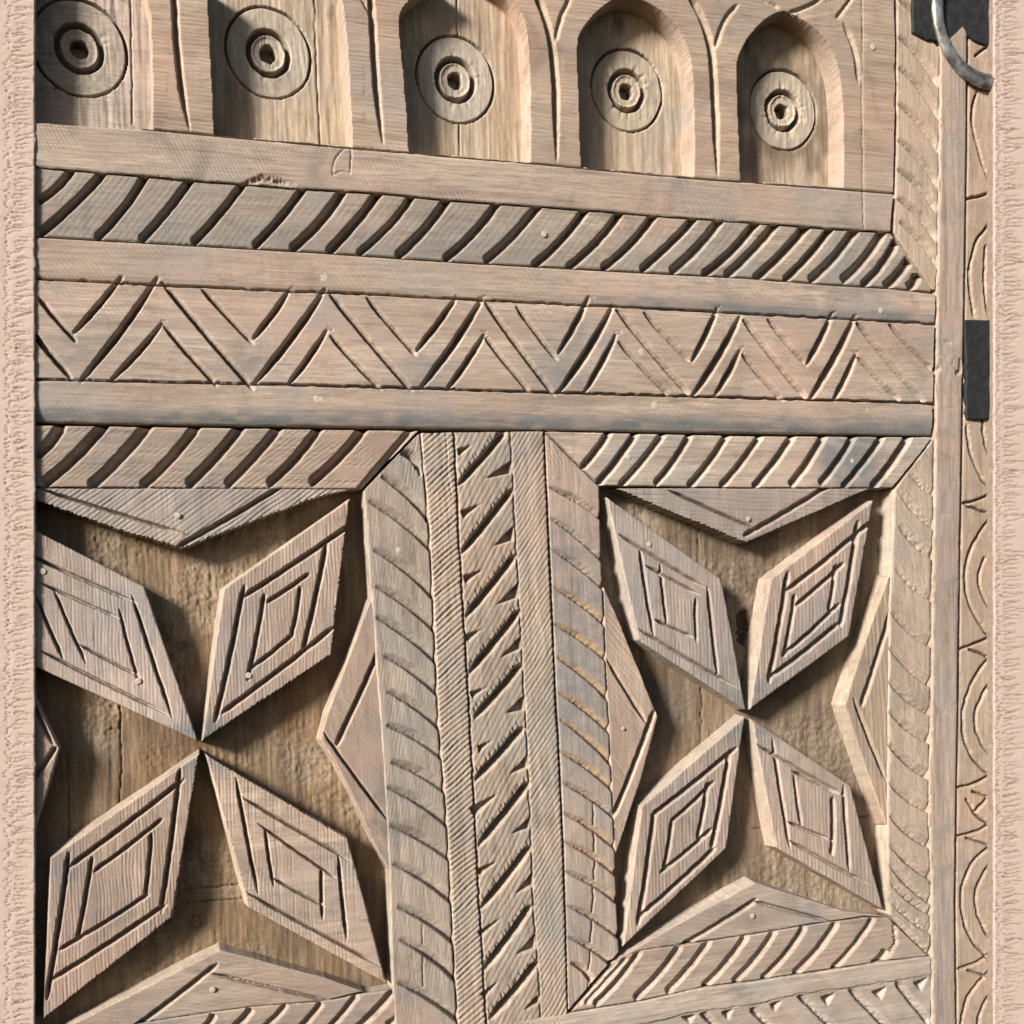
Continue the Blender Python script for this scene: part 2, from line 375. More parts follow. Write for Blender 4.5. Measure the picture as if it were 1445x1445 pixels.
PIER = [[(245, -20), (249, 60), (256, 130), (268, 186)], [(522, -20), (527, 60), (531, 130), (541, 206)],
        [(756, -10), (770, 25), (779, 62), (784, 120), (785, 180), (786, 230)], [(972, -6), (990, 22), (1004, 66), (1008, 130), (1010, 190), (1013, 252)]]
BRANCH = [[(806, -6), (792, 22), (783, 60)], [(1044, 4), (1022, 26), (1008, 70)], [(1190, 32), (1206, 66), (1213, 120)],
          [(1068, -6), (1100, 12)], [(1164, -6), (1140, 10), (1112, 18)], [(1204, -6), (1180, 27)], [(500, -20), (512, 0), (523, 20)]]
def c_arcade(r):
    r.grain(4, .32, 11)
    r.hatch(8, 5.5, .35, 5)
    for p in PIER: r.groove(p, 5, 6, 13, .05, .3, seed=1, raw=.9, lens=.75, smooth=True)
    for p in BRANCH: r.groove(p, 4, 5, 6, .15, .15, seed=2, raw=.7, rough=.3, smooth=True)
    r.groove([(1217, -60), (1217, 150), (1218, 280)], 1.2, 1.2, 2.2, 0, 0, raw=.9)
    for k in range(22):   # chisel ticks under the last arch
        x = 1118+k*3.1; r.groove([(x, 30-k*.6), (x+22, 6-k*.8)], 1, 1.2, 1.4, raw=.9)
    for i, poly in enumerate(NICHE):
        poly = [poly[0]]+chaikin(poly[1:-1], 2)+[poly[-1]] if i > 1 else poly
        xs = [p[0] for p in poly]; m = (r.px > min(xs)-4) & (r.px < max(xs)+4)
        x = r.px[m]; y = r.py[m]
        sd = sdf_poly(x, y, poly)+1.2*(vn(x/24, y/24, i)-.5)
        dep = (ND if i else 25)+24
        wall = np.clip(sd/2.6, 0, 1)
        h = r.h[m]; r.h[m] = np.where(sd > 0, np.minimum(h, -wall*dep), h)
        r.raw[m] = np.where(sd > 0, .15*wall+.4*(vn(x/9, y/30, 50+i)-.4), r.raw[m])
arcade = patch('arcade_board', [(20, -30), (600, -30), (1263, -30)], [(1263, -30), (1265, 120), (1262, 272)], [(20, 164), (52, 171), (216, 182), (300, 190), (497, 208), (746, 229), (958, 249), (1187, 266), (1262, 272)], [(20, -30), (20, 164)], 0, c_arcade, M_arcade, door, skirt=86, seed=1, rim=(2, 2))
def c_niche(ros, joints, stains):
    def f(r):
        r.grain(88, .75, 180+len(ros))
        for p in joints:
            m = r.box(p, 4); sd, t = seg_field(r.px[m], r.py[m], p); r.h[m] -= 4*np.clip(1-np.abs(sd+(vn(r.py[m]/12, r.px[m]/9)-.5)*2)/1.5, 0, 1)
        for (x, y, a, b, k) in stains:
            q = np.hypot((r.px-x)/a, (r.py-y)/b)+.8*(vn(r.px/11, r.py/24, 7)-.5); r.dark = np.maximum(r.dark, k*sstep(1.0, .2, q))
        r.raw = .25*vn(r.px/20, r.py/70, 6)
        lv = -25 if len(ros) == 1 else -ND
        for (cx, cy, rad) in ros:
            a, b = to_plane(cx, cy, lv-1); X, Z = to_plane(r.px, r.py, lv); _, zz = to_plane(cx, cy+rad, lv-1)
            dd = np.hypot(X-a, Z-b)/abs(zz-b); r.h = np.where(dd < .985, -45, r.h)
    return f
M_niche = wood('ochre_tan_niche_wood', (.55, .435, .325), (.37, .275, .19), (.40, .34, .28), 'Z', .55, .78)
nicheA = patch('niche_panel', [(20, -30), (232, -30)], [(232, -30), (232, 196)], [(20, 186), (232, 196)], [(20, -30), (20, 186)], -25, c_niche(ROS[:1], [[(184, -20), (187, 175)], [(45, 126), (80, 124)]], []), M_arcade, door, skirt=70, seed=51, rim=None, step=1.6)
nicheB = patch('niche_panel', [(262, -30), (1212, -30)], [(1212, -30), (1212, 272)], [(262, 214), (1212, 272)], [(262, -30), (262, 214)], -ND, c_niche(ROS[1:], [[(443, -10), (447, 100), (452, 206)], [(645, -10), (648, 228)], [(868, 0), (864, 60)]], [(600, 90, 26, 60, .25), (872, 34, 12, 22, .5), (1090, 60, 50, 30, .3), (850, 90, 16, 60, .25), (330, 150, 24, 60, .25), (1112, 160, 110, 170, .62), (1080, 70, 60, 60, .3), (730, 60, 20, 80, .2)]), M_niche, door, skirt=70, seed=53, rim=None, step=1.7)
def rosette(cx, cy, rad, i):
    lv = -ND-1 if i else -26
    cX, cZ = to_plane(cx, cy, lv); _, zz = to_plane(cx, cy+rad, lv); Rm = abs(zz-cZ)
    nr, na = 60, 120
    rr = np.linspace(0, 1, nr)[:, None]*np.ones((1, na)); th = (np.linspace(0, 2*np.pi, na, endpoint=False))[None, :]*np.ones((nr, 1))
    q = rr+.010*(vn(np.cos(th)*3+9, np.sin(th)*3+9, i)-.5)*2+.005*np.sin(2*th+i)
    h = np.zeros_like(rr)
    h -= 17*np.clip(1-np.abs(q-.965)/.034, 0, 1)             # outer scratch
    g = np.clip(1-np.abs(q-.45)/.075, 0, 1); h -= 17*np.minimum(1, g*1.5); h -= 3*sstep(.40, .30, q)   # turned channel
    h -= 36*sstep(.20, .15, q+.04*(vn(np.cos(th)*2+5, np.sin(th)*2+5, i+4)-.5))                              # central hole
    x = np.cos(th)*rr; z = np.sin(th)*rr
    h += .8*(vn(x*26+40, z*3+9, i+3)-.5)+.6*(vn(x*9+5, z*9, i+8)-.5)
    h -= 2.5*np.clip(vn(th*9, q*0+1, i+5)-.62, 0, 1)*np.clip(1-np.abs(q-.5)/.2, 0, 1)*3
    V = np.stack([cX+x*Rm, -(lv+h)*S, cZ+z*Rm], -1).reshape(-1, 3)
    raw = np.clip(.45+.5*(vn(x*5+9, z*2, i)-.5)+.3*g, 0, 1)
    wear = np.stack([raw, np.clip(.95*sstep(.20, .16, q)+.8*np.clip(1-np.abs(q-.46)/.075, 0, 1)*(.45+.8*vn(th*2, q*0+3, i+2))+.75*np.clip(1-np.abs(q-.965)/.03, 0, 1)*(.5+.7*vn(th*3, q*0, i)), 0, 1), 0*raw, raw*0+.25], -1).reshape(-1, 4)  # shade of hole, channel and scratch painted in the second channel
    idx = np.arange(nr*na).reshape(nr, na); nx = np.roll(idx, -1, 1)
    Fq = np.stack([idx[:-1], idx[1:], nx[1:], nx[:-1]], -1).reshape(-1, 4)
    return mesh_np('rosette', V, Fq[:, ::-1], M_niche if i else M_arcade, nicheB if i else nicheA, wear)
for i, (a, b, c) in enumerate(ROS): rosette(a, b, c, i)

# ---- sill rail under the niches
def c_sill(r):
    r.grain(4.5, .3, 21); r.hatch(62, 5, .4, 9, True)
    r.groove([(340, 262), (370, 252), (420, 262)], 5, 8, 7, .3, .3, raw=.2, rough=.5)
    r.groove(curve((486, 210), (470, 245), 6)+curve((470, 247), (494, 245), -4)+[(496, 212)], 1.4, 1.4, 2.5, 0, 0, raw=.4)
    r.groove([(1218, 270), (1219, 322)], 1.2, 1.2, 2, 0, 0, raw=.9)
sillL = [(20, 166), (52, 173), (216, 184), (300, 192), (497, 210), (746, 231), (958, 251), (1187, 268), (1262, 274)]
sillB = [(20, 228), (52, 235), (185, 246), (253, 252), (421, 265), (540, 272), (626, 281), (766, 291), (960, 306), (1073, 314), (1177, 322), (1258, 327)]
patch('sill_rail', sillL, [(1262, 274), (1258, 327)], sillB, [(20, 166), (20, 228)], 2, c_sill, M_rail, door, seed=2, skirt=86)

# ---- gouged mouldings
G_UP = [((102, 243), (57, 285)), ((147, 246), (60, 330)), ((206, 250), (140, 335)), ((270, 256), (203, 338)), ((345, 261), (277, 342)), ((428, 269), (363, 346)), ((484, 274), (416, 351)), ((536, 275), (468, 355)), ((582, 280), (510, 357)), ((632, 285), (565, 361)), ((702, 291), (632, 365)), ((761, 294), (690, 368)), ((827, 298), (757, 374)), ((876, 303), (805, 377)), ((924, 307), (855, 378)), ((980, 313), (910, 380)), ((1017, 314), (952, 383)), ((1068, 317), (997, 387)), ((1096, 319), (1029, 389)), ((1139, 322), (1070, 393)), ((1173, 326), (1112, 394)), ((1208, 329), (1148, 396)), ((1247, 330), (1193, 396)), ((1266, 342), (1221, 402)), ((1286, 368), (1253, 406)), ((1297, 388), (1283, 408))]
def ext(a, b, k0=.03, k1=.03):
    return ((a[0]+(a[0]-b[0])*k0, a[1]+(a[1]-b[1])*k0), (b[0]+(b[0]-a[0])*k1, b[1]+(b[1]-a[1])*k1))
def gouges(r, lst, wu=12, wd=3.2, depth=10, bulge=-4, raw=.35, seed=0, taper=.05):
    rs = random.Random(seed)
    for i, (a, b) in enumerate(lst):
        a, b = ext(a, b, .06, .06); k = rs.uniform(.82, 1.12)
        r.groove([a, b], wu*k, wd*rs.uniform(.8, 1.3), depth*rs.uniform(.85, 1.1), taper, taper, bulge=bulge*rs.uniform(.6, 1.3), raw=raw, rough=rs.choice([.05, .1, .2]), seed=seed+i, lens=.4)
def c_up(r):
    r.grain(4, .3, 31); r.hatch(-52, 8, .28, 6)
    sd, _ = seg_field(r.px, r.py, upB); r.grey = .35*sstep(50, 6, np.abs(sd))*sstep(1000, 500, r.px)
    gouges(r, G_UP, 10.5, 3.0, 20, seed=3)
upB = [(20, 327), (50, 333), (249, 344), (460, 356), (643, 369), (860, 381), (1049, 391), (1160, 400), (1260, 406), (1316, 412)]
patch('gouged_moulding', [(a, b+2) for a, b in sillB], [(1258, 329), (1316, 412)], upB, [(20, 230), (20, 327)], -1, c_up, M_grey, door, seed=3)
G_LL = [((89, 602), (52, 645)), ((150, 602), (66, 684)), ((211, 603), (133, 686)), ((281, 603), (206, 686)), ((342, 605), (270, 684)), ((396, 605), (325, 684)), ((453, 605), (384, 683)), ((516, 607), (444, 682))]
def c_ll(r):
    r.grain(1, .5, 41); r.hatch(-35, 6, .45, 4); gouges(r, G_LL, 14, 4, 17, seed=5, raw=.3)
    r.groove([(583, 607), (512, 690)], 9, 3, 9, 0, 0)
patch('gouged_moulding', [(20, 598), (50, 600), (592, 608)], [(592, 608), (550, 650), (513, 690)], [(20, 687), (50, 687), (513, 688)], [(20, 598), (20, 687)], -1, c_ll, M_rail, door, seed=5)
G_LR = [((860, 612), (822, 662)), ((898, 612), (846, 681)), ((938, 612), (879, 684)), ((975, 613), (928, 681)), ((1028, 615), (976, 685)), ((1074, 616), (1021, 685)), ((1119, 616), (1067, 685)), ((1163, 617), (1119, 683)), ((1206, 616), (1161, 681)), ((1246, 618), (1193, 686)), ((1283, 618), (1234, 686))]
def c_lr(r):
    r.grain(1, .5, 51); r.grey = .9*sstep(1130, 1180, r.px)*sstep(1262, 1220, r.px)
    gouges(r, G_LR, 8.5, 4, 18, bulge=-3, seed=7, raw=.3)
patch('gouged_moulding', [(770, 609), (860, 611), (1040, 615), (1317, 617)], [(1317, 617), (1290, 652), (1260, 688)], [(846, 685), (1050, 688), (1260, 688)], [(770, 609), (846, 685)], -1, c_lr, M_grey, door, seed=7)

# ---- zigzag rail
Z1 = [((172, 391), (105, 470)), ((409, 410), (358, 479)), ((645, 420), (588, 496)), ((832, 420), (789, 499)), ((1014, 435), (977, 511)), ((1176, 442), (1139, 516)),
      ((229, 458), (158, 537)), ((462, 467), (408, 543)), ((684, 473), (632, 550)), ((870, 473), (826, 554)), ((1045, 495), (1011, 557)), ((1209, 500), (1177, 566))]
Z2 = [((222, 394), (116, 537)), ((459, 410), (361, 541)), ((681, 423), (595, 548)), ((865, 435), (790, 554)), ((1045, 448), (979, 559)), ((1208, 447), (1144, 564))]
T1 = [((227, 397), (358, 551)), ((465, 415), (582, 553)), ((684, 426), (783, 559)), ((869, 436), (974, 559)), ((1048, 450), (1139, 564)), ((1208, 454), (1305, 569)), ((-20, 390), (102, 537))]
T2 = [((53, 420), (108, 483)), ((229, 458), (307, 546)), ((284, 407), (358, 486)), ((465, 473), (539, 551)), ((517, 420), (588, 503)), ((684, 476), (748, 554)), ((728, 432), (787, 509)), ((872, 482), (947, 560)), ((908, 441), (975, 511)), ((1046, 499), (1106, 567)), ((1083, 450), (1139, 516)), ((1209, 503), (1270, 566)), ((1254, 457), (1318, 524))]
ZA = [(20, 388), (50, 393), (411, 411), (440, 411), (860, 432), (1260, 453), (1322, 457)]
ZB = [(20, 532), (50, 535), (460, 544), (860, 556), (1260, 567), (1322, 570)]
ZBOT = [(20, 593), (50, 595), (460, 601), (860, 607), (1260, 613), (1317, 614)]
def c_zig(r):
    r.grain(3, .3, 61); r.hatch(52, 6, .3, 8, True)
    # rails roll over towards the moulding below and away from the incised lines
    sd, _ = seg_field(r.px, r.py, ZBOT); q = np.clip(1-np.abs(sd)/26, 0, 1); r.h -= 5*q*q
    sd, _ = seg_field(r.px, r.py, ZA); q = np.where(sd < 0, np.clip(1+sd/17, 0, 1), 0); r.h -= 2.5*q*q
    sd, _ = seg_field(r.px, r.py, ZBOT); r.grey = np.maximum(r.grey, .95*sstep(34, 6, np.abs(sd)))
    sd, _ = seg_field(r.px, r.py, ZA); r.grey = np.maximum(r.grey, np.where(sd < 0, .8*sstep(24, 4, np.abs(sd))*sstep(760, 900, r.px), 0))
    r.grey = np.maximum(r.grey, .5*np.exp(-((r.px-118)/60)**2-((r.py-490)/30)**2)+.5*np.exp(-((r.px-600)/40)**2-((r.py-520)/30)**2)+.5*np.exp(-((r.px-785)/40)**2-((r.py-525)/30)**2)+.5*np.exp(-((r.px-350)/40)**2-((r.py-510)/30)**2))
    b = r.h.copy(); r.h[:] = 0
    for l in (ZA, ZB): r.groove(l, 2.2, 1.8, 11, 0, 0, raw=.0, ink=.85, wob=.8)  # incised lines carry painted shade besides their cut
    for i, (a, c) in enumerate(Z2): r.groove(ext(a, c), 8.5, 2.8, 24, .35, .3, bulge=-5, raw=.55, seed=i)
    for i, (a, c) in enumerate(Z1): r.groove(ext(a, c), 6.8, 2.5, 20, .35, .3, bulge=-3, raw=.55, seed=i+20)
    for i, (a, c) in enumerate(T1): r.groove([a, c], 3.4, 6.0, 21, .12, .10, bulge=1.5, raw=.2, rough=.25, seed=i+40)
    for i, (a, c) in enumerate(T2): r.groove([a, c], 3.0, 5.0, 17, .15, .10, bulge=1.2, raw=.2, rough=.25, seed=i+60)
    rs = random.Random(3)
    for (a, c) in Z1+Z2:      # overcut ticks at the top of each stroke
        for k in range(2): r.groove([(a[0]+rs.uniform(-7, 0), a[1]-rs.uniform(-2, 6)), (a[0]+rs.uniform(2, 9), a[1]+rs.uniform(-7, 4))], 1, 1, 2, raw=.3)
    r.h += b
zig = patch('zigzag_rail', [(a, b+2) for a, b in upB[:-1]]+[(1322, 415)], [(1322, 415), (1319, 500), (1317, 614)], ZBOT, [(20, 329), (20, 593)], 1, c_zig, M_rail, door, seed=9, skirt=86)

# ---- uprights
bandL = dict(L=[(513, 691), (523, 828), (528, 881), (532, 953), (542, 1083), (550, 1228), (554, 1390), (560, 1470)], R=[(592, 611), (605, 750), (611, 870), (618, 1025), (630, 1164), (637, 1301), (645, 1445), (648, 1475)])
S_L = [((564, 641), (586, 660)), ((537, 673), (600, 732)), ((519, 708), (602, 773)), ((526, 776), (605, 840)), ((528, 828), (609, 889)), ((529, 872), (611, 933)), ((540, 926), (614, 980)), ((545, 977), (617, 1028)), ((545, 1025), (619, 1069)), ((551, 1077), (625, 1118)), ((545, 1112), (628, 1165)), ((548, 1166), (631, 1213)), ((553, 1220), (634, 1274)), ((560, 1281), (636, 1330)), ((563, 1327), (638, 1382)), ((560, 1388), (642, 1440))]
def c_bandL(r):
    r.grain(84, .35, 71); r.hatch(98, 5, .4, 3)
    for i, (a, c) in enumerate(S_L): r.groove(ext(a, c, 0, .06), 2.5, 13, 14, .45, 0, bulge=-5, raw=.3, rough=.1, seed=i, lens=.3)
    r.groove([(596, 1300), (597, 1400)], 1.3, 1.3, 3, .1, .1)
patch('gouged_moulding', [(590, 611), (592, 611)], bandL['R'], [(560, 1475), (648, 1475)], [(590, 611), (550, 652)]+bandL['L']+[(560, 1475)], -1, c_bandL, M_upright, door, seed=11)
C1 = [(641, 600), (649, 779), (656, 889), (663, 1006), (667, 1083), (676, 1258), (687, 1443), (690, 1475)]
C2 = [(720, 600), (726, 721), (733, 852), (739, 968), (744, 1054), (750, 1199), (753, 1287), (760, 1374), (764, 1450)]
TEETH = [((714, 610), (647, 686)), ((724, 692), (651, 783)), ((728, 785), (657, 873)), ((734, 863), (662, 952)), ((737, 939), (670, 1015)), ((739, 1028), (670, 1103)), ((747, 1106), (675, 1196)), ((749, 1196), (679, 1284)), ((750, 1280), (683, 1371)), ((760, 1359), (691, 1441))]
NR = [[(682, 677), (722, 650), (722, 668)], [(695, 772), (725, 742), (725, 763)], [(699, 855), (731, 823), (732, 844)], [(704, 930), (735, 898), (736, 916)], [(712, 1008), (739, 982), (741, 1003)], [(717, 1094), (744, 1067), (744, 1084)], [(720, 1178), (748, 1154), (748, 1170)], [(726, 1263), (752, 1230), (753, 1250)], [(728, 1348), (755, 1318), (757, 1340)], [(736, 1428), (760, 1404), (762, 1416)]]
NL = [[(669, 626), (645, 634), (648, 644)], [(682, 709), (650, 721), (654, 732)], [(685, 802), (653, 813), (657, 824)], [(683, 886), (656, 896), (660, 907)], [(690, 968), (663, 977), (667, 986)], [(697, 1043), (674, 1053), (676, 1063)], [(706, 1118), (662, 1140), (670, 1154)], [(706, 1213), (672, 1227), (678, 1236)], [(714, 1290), (674, 1316), (680, 1322)], [(706, 1382), (678, 1403), (686, 1410)]]
def c_mun(r):
    r.grain(85, .3, 81)
    b = r.h.copy(); r.h[:] = 0
    sdl, _ = seg_field(r.px, r.py, C1); sdr, _ = seg_field(r.px, r.py, C2)
    left = sdl > 0; right = sdr < 0
    t = Relief(r.px, r.py); t.hatch(-42, 6.2, 2.3, 5); b += np.where(left, t.h, 0)
    t = Relief(r.px, r.py); t.hatch(-58, 5.6, 1.5, 6); b += np.where(right, t.h, 0)
    t = Relief(r.px, r.py); t.hatch(-62, 7, .9, 7); b += np.where(~left & ~right, t.h, 0)
    r.groove(C1, 1.9, 1.6, 8, 0, 0, raw=0, ink=.8, wob=.9)  # shade of the incised line is put into its colour
    r.groove([(628, 600), (634, 680), (642, 720)], 1, 1, 1.6, 0, .2)
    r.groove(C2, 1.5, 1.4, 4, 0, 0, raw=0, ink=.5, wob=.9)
    rs = random.Random(8)
    for i, (a, c) in enumerate(TEETH):
        r.groove(ext(a, c, .02, 0), 8.5, 3.2, 23, .10, .2, bulge=-2, raw=.75, seed=i, lens=.5)
        for k in range(12):     # bite marks down the long side of every tooth
            u = (k+rs.uniform(0, .7))/12; x = a[0]+(c[0]-a[0])*u-3; y = a[1]+(c[1]-a[1])*u-3
            r.groove([(x+1, y+2), (x-2-rs.uniform(0, 3), y-5-rs.uniform(0, 7))], 1.2, 1.2, 3.5, 0, .3, raw=.3)
    for p in NR: r.tri(p, 15, (1, 2))
    for p in NL: r.tri(p, 15, (1, 2))
    r.h += b
munR = [(767, 607), (771, 700), (775, 793), (784, 997), (787, 1040), (794, 1199), (801, 1426), (803, 1475)]
patch('muntin', [(594, 609), (767, 608)], munR, [(650, 1475), (803, 1475)], [(594, 609)]+[(a+2, b) for a, b in bandL['R'][1:]], 1, c_mun, M_upright, door, seed=13, skirt=86)
S_M = [((775, 689), (848, 733), 0), ((775, 731), (849, 792), 0), ((778, 776), (851, 832), .15), ((781, 830), (852, 882), .9), ((782, 882), (853, 931), 1), ((785, 928), (856, 987), 1), ((788, 979), (859, 1034), 1), ((789, 1015), (860, 1078), .95), ((791, 1062), (864, 1116), .9), ((793, 1105), (867, 1156), .25), ((796, 1149), (868, 1199), .7), ((796, 1189), (869, 1236), .65), ((796, 1230), (869, 1274), .3), ((799, 1279), (872, 1324), .1), ((801, 1324), (860, 1361), .2), ((805, 1360), (832, 1385), 0)]
def c_bandM(r):
    r.grain(86, .4, 91); r.hatch(60, 5, .25, 3)
    r.grey = .55*sstep(690, 780, r.py)*sstep(1150, 1000, r.py)
    for i, (a, c, o) in enumerate(S_M): r.groove(ext(a, c, .02, .06), 2.5, 8.5, 12, .4, .06, bulge=-4, raw=.35, ochre=o*.62, rough=.2, seed=i, lens=.5)
    r.groove([(836, 1120), (840, 1199), (836, 1293), (831, 1385), (828, 1400)], 1.6, 1.6, 4.5, .1, .1, raw=.3, wob=1.2)
    r.groove([(820, 655), (845, 684)], 1.5, 1.5, 3, .1, .1)
bm_ = patch('gouged_moulding', [(769, 612), (770, 612)], [(770, 612), (846, 687), (849, 802), (853, 896), (856, 971), (862, 1088), (868, 1206), (870, 1270), (874, 1344), (803, 1426)], [(802, 1426), (803, 1426)], [(769, 612), (773, 700), (777, 793), (786, 997), (789, 1040), (796, 1199), (802, 1426)], -1, c_bandM, M_stile, door, seed=15)
bm_['label'] = 'upright carved moulding with orange stained cuts and a long crack'
S_R = [((1281, 663), (1319, 698), .4), ((1267, 691), (1316, 743), .5), ((1268, 741), (1315, 785), .6), ((1262, 800), (1314, 845), .4), ((1258, 865), (1314, 910), .8), ((1255, 914), (1313, 966), .9), ((1254, 961), (1312, 1007), .9), ((1255, 1004), (1311, 1046), .9), ((1254, 1051), (1312, 1098), 1.2), ((1255, 1105), (1312, 1145), .8), ((1256, 1152), (1311, 1194), .8), ((1256, 1192), (1313, 1239), .8), ((1255, 1220), (1314, 1274), .7), ((1255, 1244), (1314, 1290), .6), ((1255, 1270), (1314, 1316), .6), ((1255, 1291), (1314, 1346), .6)]
def c_bandR(r):
    r.grain(88, .35, 101); r.hatch(60, 6, .3, 9)
    for i, (a, c, k) in enumerate(S_R): r.groove(ext(a, c, .02, .08), 2.5, 12, 14*k, .45, .02, bulge=5, raw=.35, ochre=.1, rough=.4 if k < .7 else .15, seed=i, lens=.4)
    for i, (a, c, k) in enumerate(S_R): r.groove([(a[0]+12, a[1]-4), (c[0], c[1]-16)], 1, 1, 1.6, .1, .1, bulge=3)
stR = [(1318, 618), (1318, 731), (1315, 825), (1315, 929), (1313, 1018), (1311, 1154), (1314, 1239), (1314, 1351)]
patch('gouged_moulding', [(1317, 618), (1318, 618)], stR, [(1312, 1351), (1314, 1351)], [(1317, 618), (1262, 690), (1258, 802), (1255, 849), (1253, 1018), (1252, 1156), (1254, 1292), (1312, 1351)], -1, c_bandR, M_ochre, door, seed=17, rim=(3, 3), jit=(.5, 1.8, .5, .8))
S_U = [((1268, -36), (1326, 24)), ((1268, 0), (1324, 66)), ((1267, 52), (1322, 121)), ((1267, 95), (1323, 166)), ((1265, 145), (1323, 215)), ((1265, 197), (1322, 263)), ((1265, 239), (1320, 298)), ((1265, 280), (1320, 339)), ((1268, 313), (1322, 377))]
def c_bandU(r):
    r.grain(88, .35, 111); r.hatch(55, 6, .3, 2)
    for i, (a, c) in enumerate(S_U): r.groove(ext(a, c, .0, .02), 2.5, 10, 13, .45, .15, bulge=-5, raw=.35, rough=.12, seed=i, lens=.3)
patch('gouged_moulding', [(1266, -30), (1330, -30)], [(1330, -30), (1326, 104), (1325, 242), (1323, 380), (1320, 410)], [(1316, 410), (1320, 410)], [(1266, -30), (1266, 200), (1261, 329), (1316, 410)], -1, c_bandU, M_ochre, door, seed=19)
flL = [(1332, -30), (1328, 104), (1327, 242), (1324, 400), (1321, 620), (1319, 740), (1317, 900), (1315, 1018), (1313, 1154), (1316, 1250), (1316, 1475)]
flR = [(1367, -30), (1365, 55), (1364, 194), (1361, 388), (1360, 455), (1356, 677), (1354, 799), (1350, 1073), (1347, 1266), (1349, 1444), (1349, 1475)]
def c_fil(r):
    r.grain(89, .45, 121)
    rs = random.Random(12)
    for k in range(26): 
        y = rs.uniform(0, 1440); r.groove([(1325+rs.uniform(0, 20), y), (1340+rs.uniform(0, 12), y+rs.uniform(-4, 4))], .8, .8, .8)
    m = r.box([(1320, 480), (1358, 530)], 0); r.h[m] -= 2.5*np.clip(vn(r.px[m]/5, r.py[m]/6, 3)-.66, 0, 1)*5
patch('stile', [(1332, -30), (1367, -30)], flR, [(1316, 1475), (1349, 1475)], flL, 2, c_fil, M_stile, door, seed=21, skirt=86, jit=(.5, .4, .5, 1.0))

# ---- outer stile with scallops (right edge of the door)
ARC = [[(1379, 127), (1370, 166), (1377, 199), (1393, 252), (1412, 276)], [(1361, 281), (1393, 275), (1420, 262)], [(1420, 292), (1393, 318), (1375, 346), (1367, 382), (1370, 416), (1375, 448)], [(1364, 600), (1368, 635), (1381, 669), (1393, 685), (1420, 710)], [(1386, 590), (1388, 610), (1393, 638), (1410, 660)],
       [(1392, 345), (1389, 380), (1391, 420), (1398, 460)],
       [(1358, 710), (1380, 706), (1410, 690)], [(1362, 713), (1393, 723), (1415, 730)], [(1415, 715), (1393, 737), (1371, 771), (1361, 802), (1363, 837), (1375, 870), (1393, 896), (1415, 915)], [(1390, 785), (1382, 806), (1381, 825), (1389, 846), (1402, 866)],
       [(1352, 916), (1375, 909), (1393, 901), (1415, 890)], [(1366, 916), (1393, 926), (1412, 934)], [(1412, 910), (1393, 931), (1373, 959), (1358, 999), (1359, 1041), (1371, 1069), (1393, 1091), (1415, 1110)], [(1412, 950), (1393, 968), (1378, 999), (1376, 1022), (1382, 1044), (1393, 1060), (1412, 1075)],
       [(1351, 1112), (1373, 1107), (1393, 1096), (1412, 1085)], [(1371, 1116), (1393, 1124), (1412, 1130)], [(1412, 1110), (1393, 1126), (1375, 1147)], [(1364, 1126), (1374, 1147), (1393, 1162), (1412, 1175)], [(1351, 1180), (1375, 1175), (1393, 1165), (1412, 1152)], [(1362, 1182), (1387, 1190), (1412, 1200)],
       [(1412, 1180), (1393, 1198), (1368, 1220), (1356, 1258), (1358, 1293), (1368, 1324), (1389, 1347), (1412, 1370)], [(1412, 1205), (1393, 1224), (1378, 1251), (1376, 1281), (1389, 1314), (1408, 1335)],
       [(1351, 1367), (1373, 1361), (1390, 1350), (1412, 1336)], [(1365, 1368), (1393, 1378), (1412, 1384)], [(1402, 1366), (1387, 1379), (1363, 1409), (1355, 1450), (1358, 1490)], [(1412, 1390), (1393, 1408), (1380, 1434), (1378, 1470)],
       [(1362, 20), (1372, -30)], [(1375, 80), (1400, 60)]]
def c_out(r):
    r.grain(89, .4, 131)
    rs = random.Random(2)
    for i, p in enumerate(ARC):
        r.groove(p, 2.6, 2.2, 9, .04, .03, raw=0, ink=.8, seed=i, wob=.9, rough=.1, smooth=True)  # scallop lines are darkened in colour to stand in for shade
        for k in range(len(p)*3):
            j = rs.randrange(len(p)-1); u = rs.random(); x = p[j][0]+(p[j+1][0]-p[j][0])*u; y = p[j][1]+(p[j+1][1]-p[j][1])*u
            r.groove([(x, y), (x+rs.uniform(3, 7), y-rs.uniform(1, 5))], .9, .9, 2.4, 0, .4, raw=.5)
patch('outer_stile', [(1369, -30), (1440, -30)], [(1440, -30), (1440, 1475)], [(1351, 1475), (1440, 1475)], [(a+2, b) for a, b in flR], -1, c_out, M_outer, door, seed=23, skirt=34)

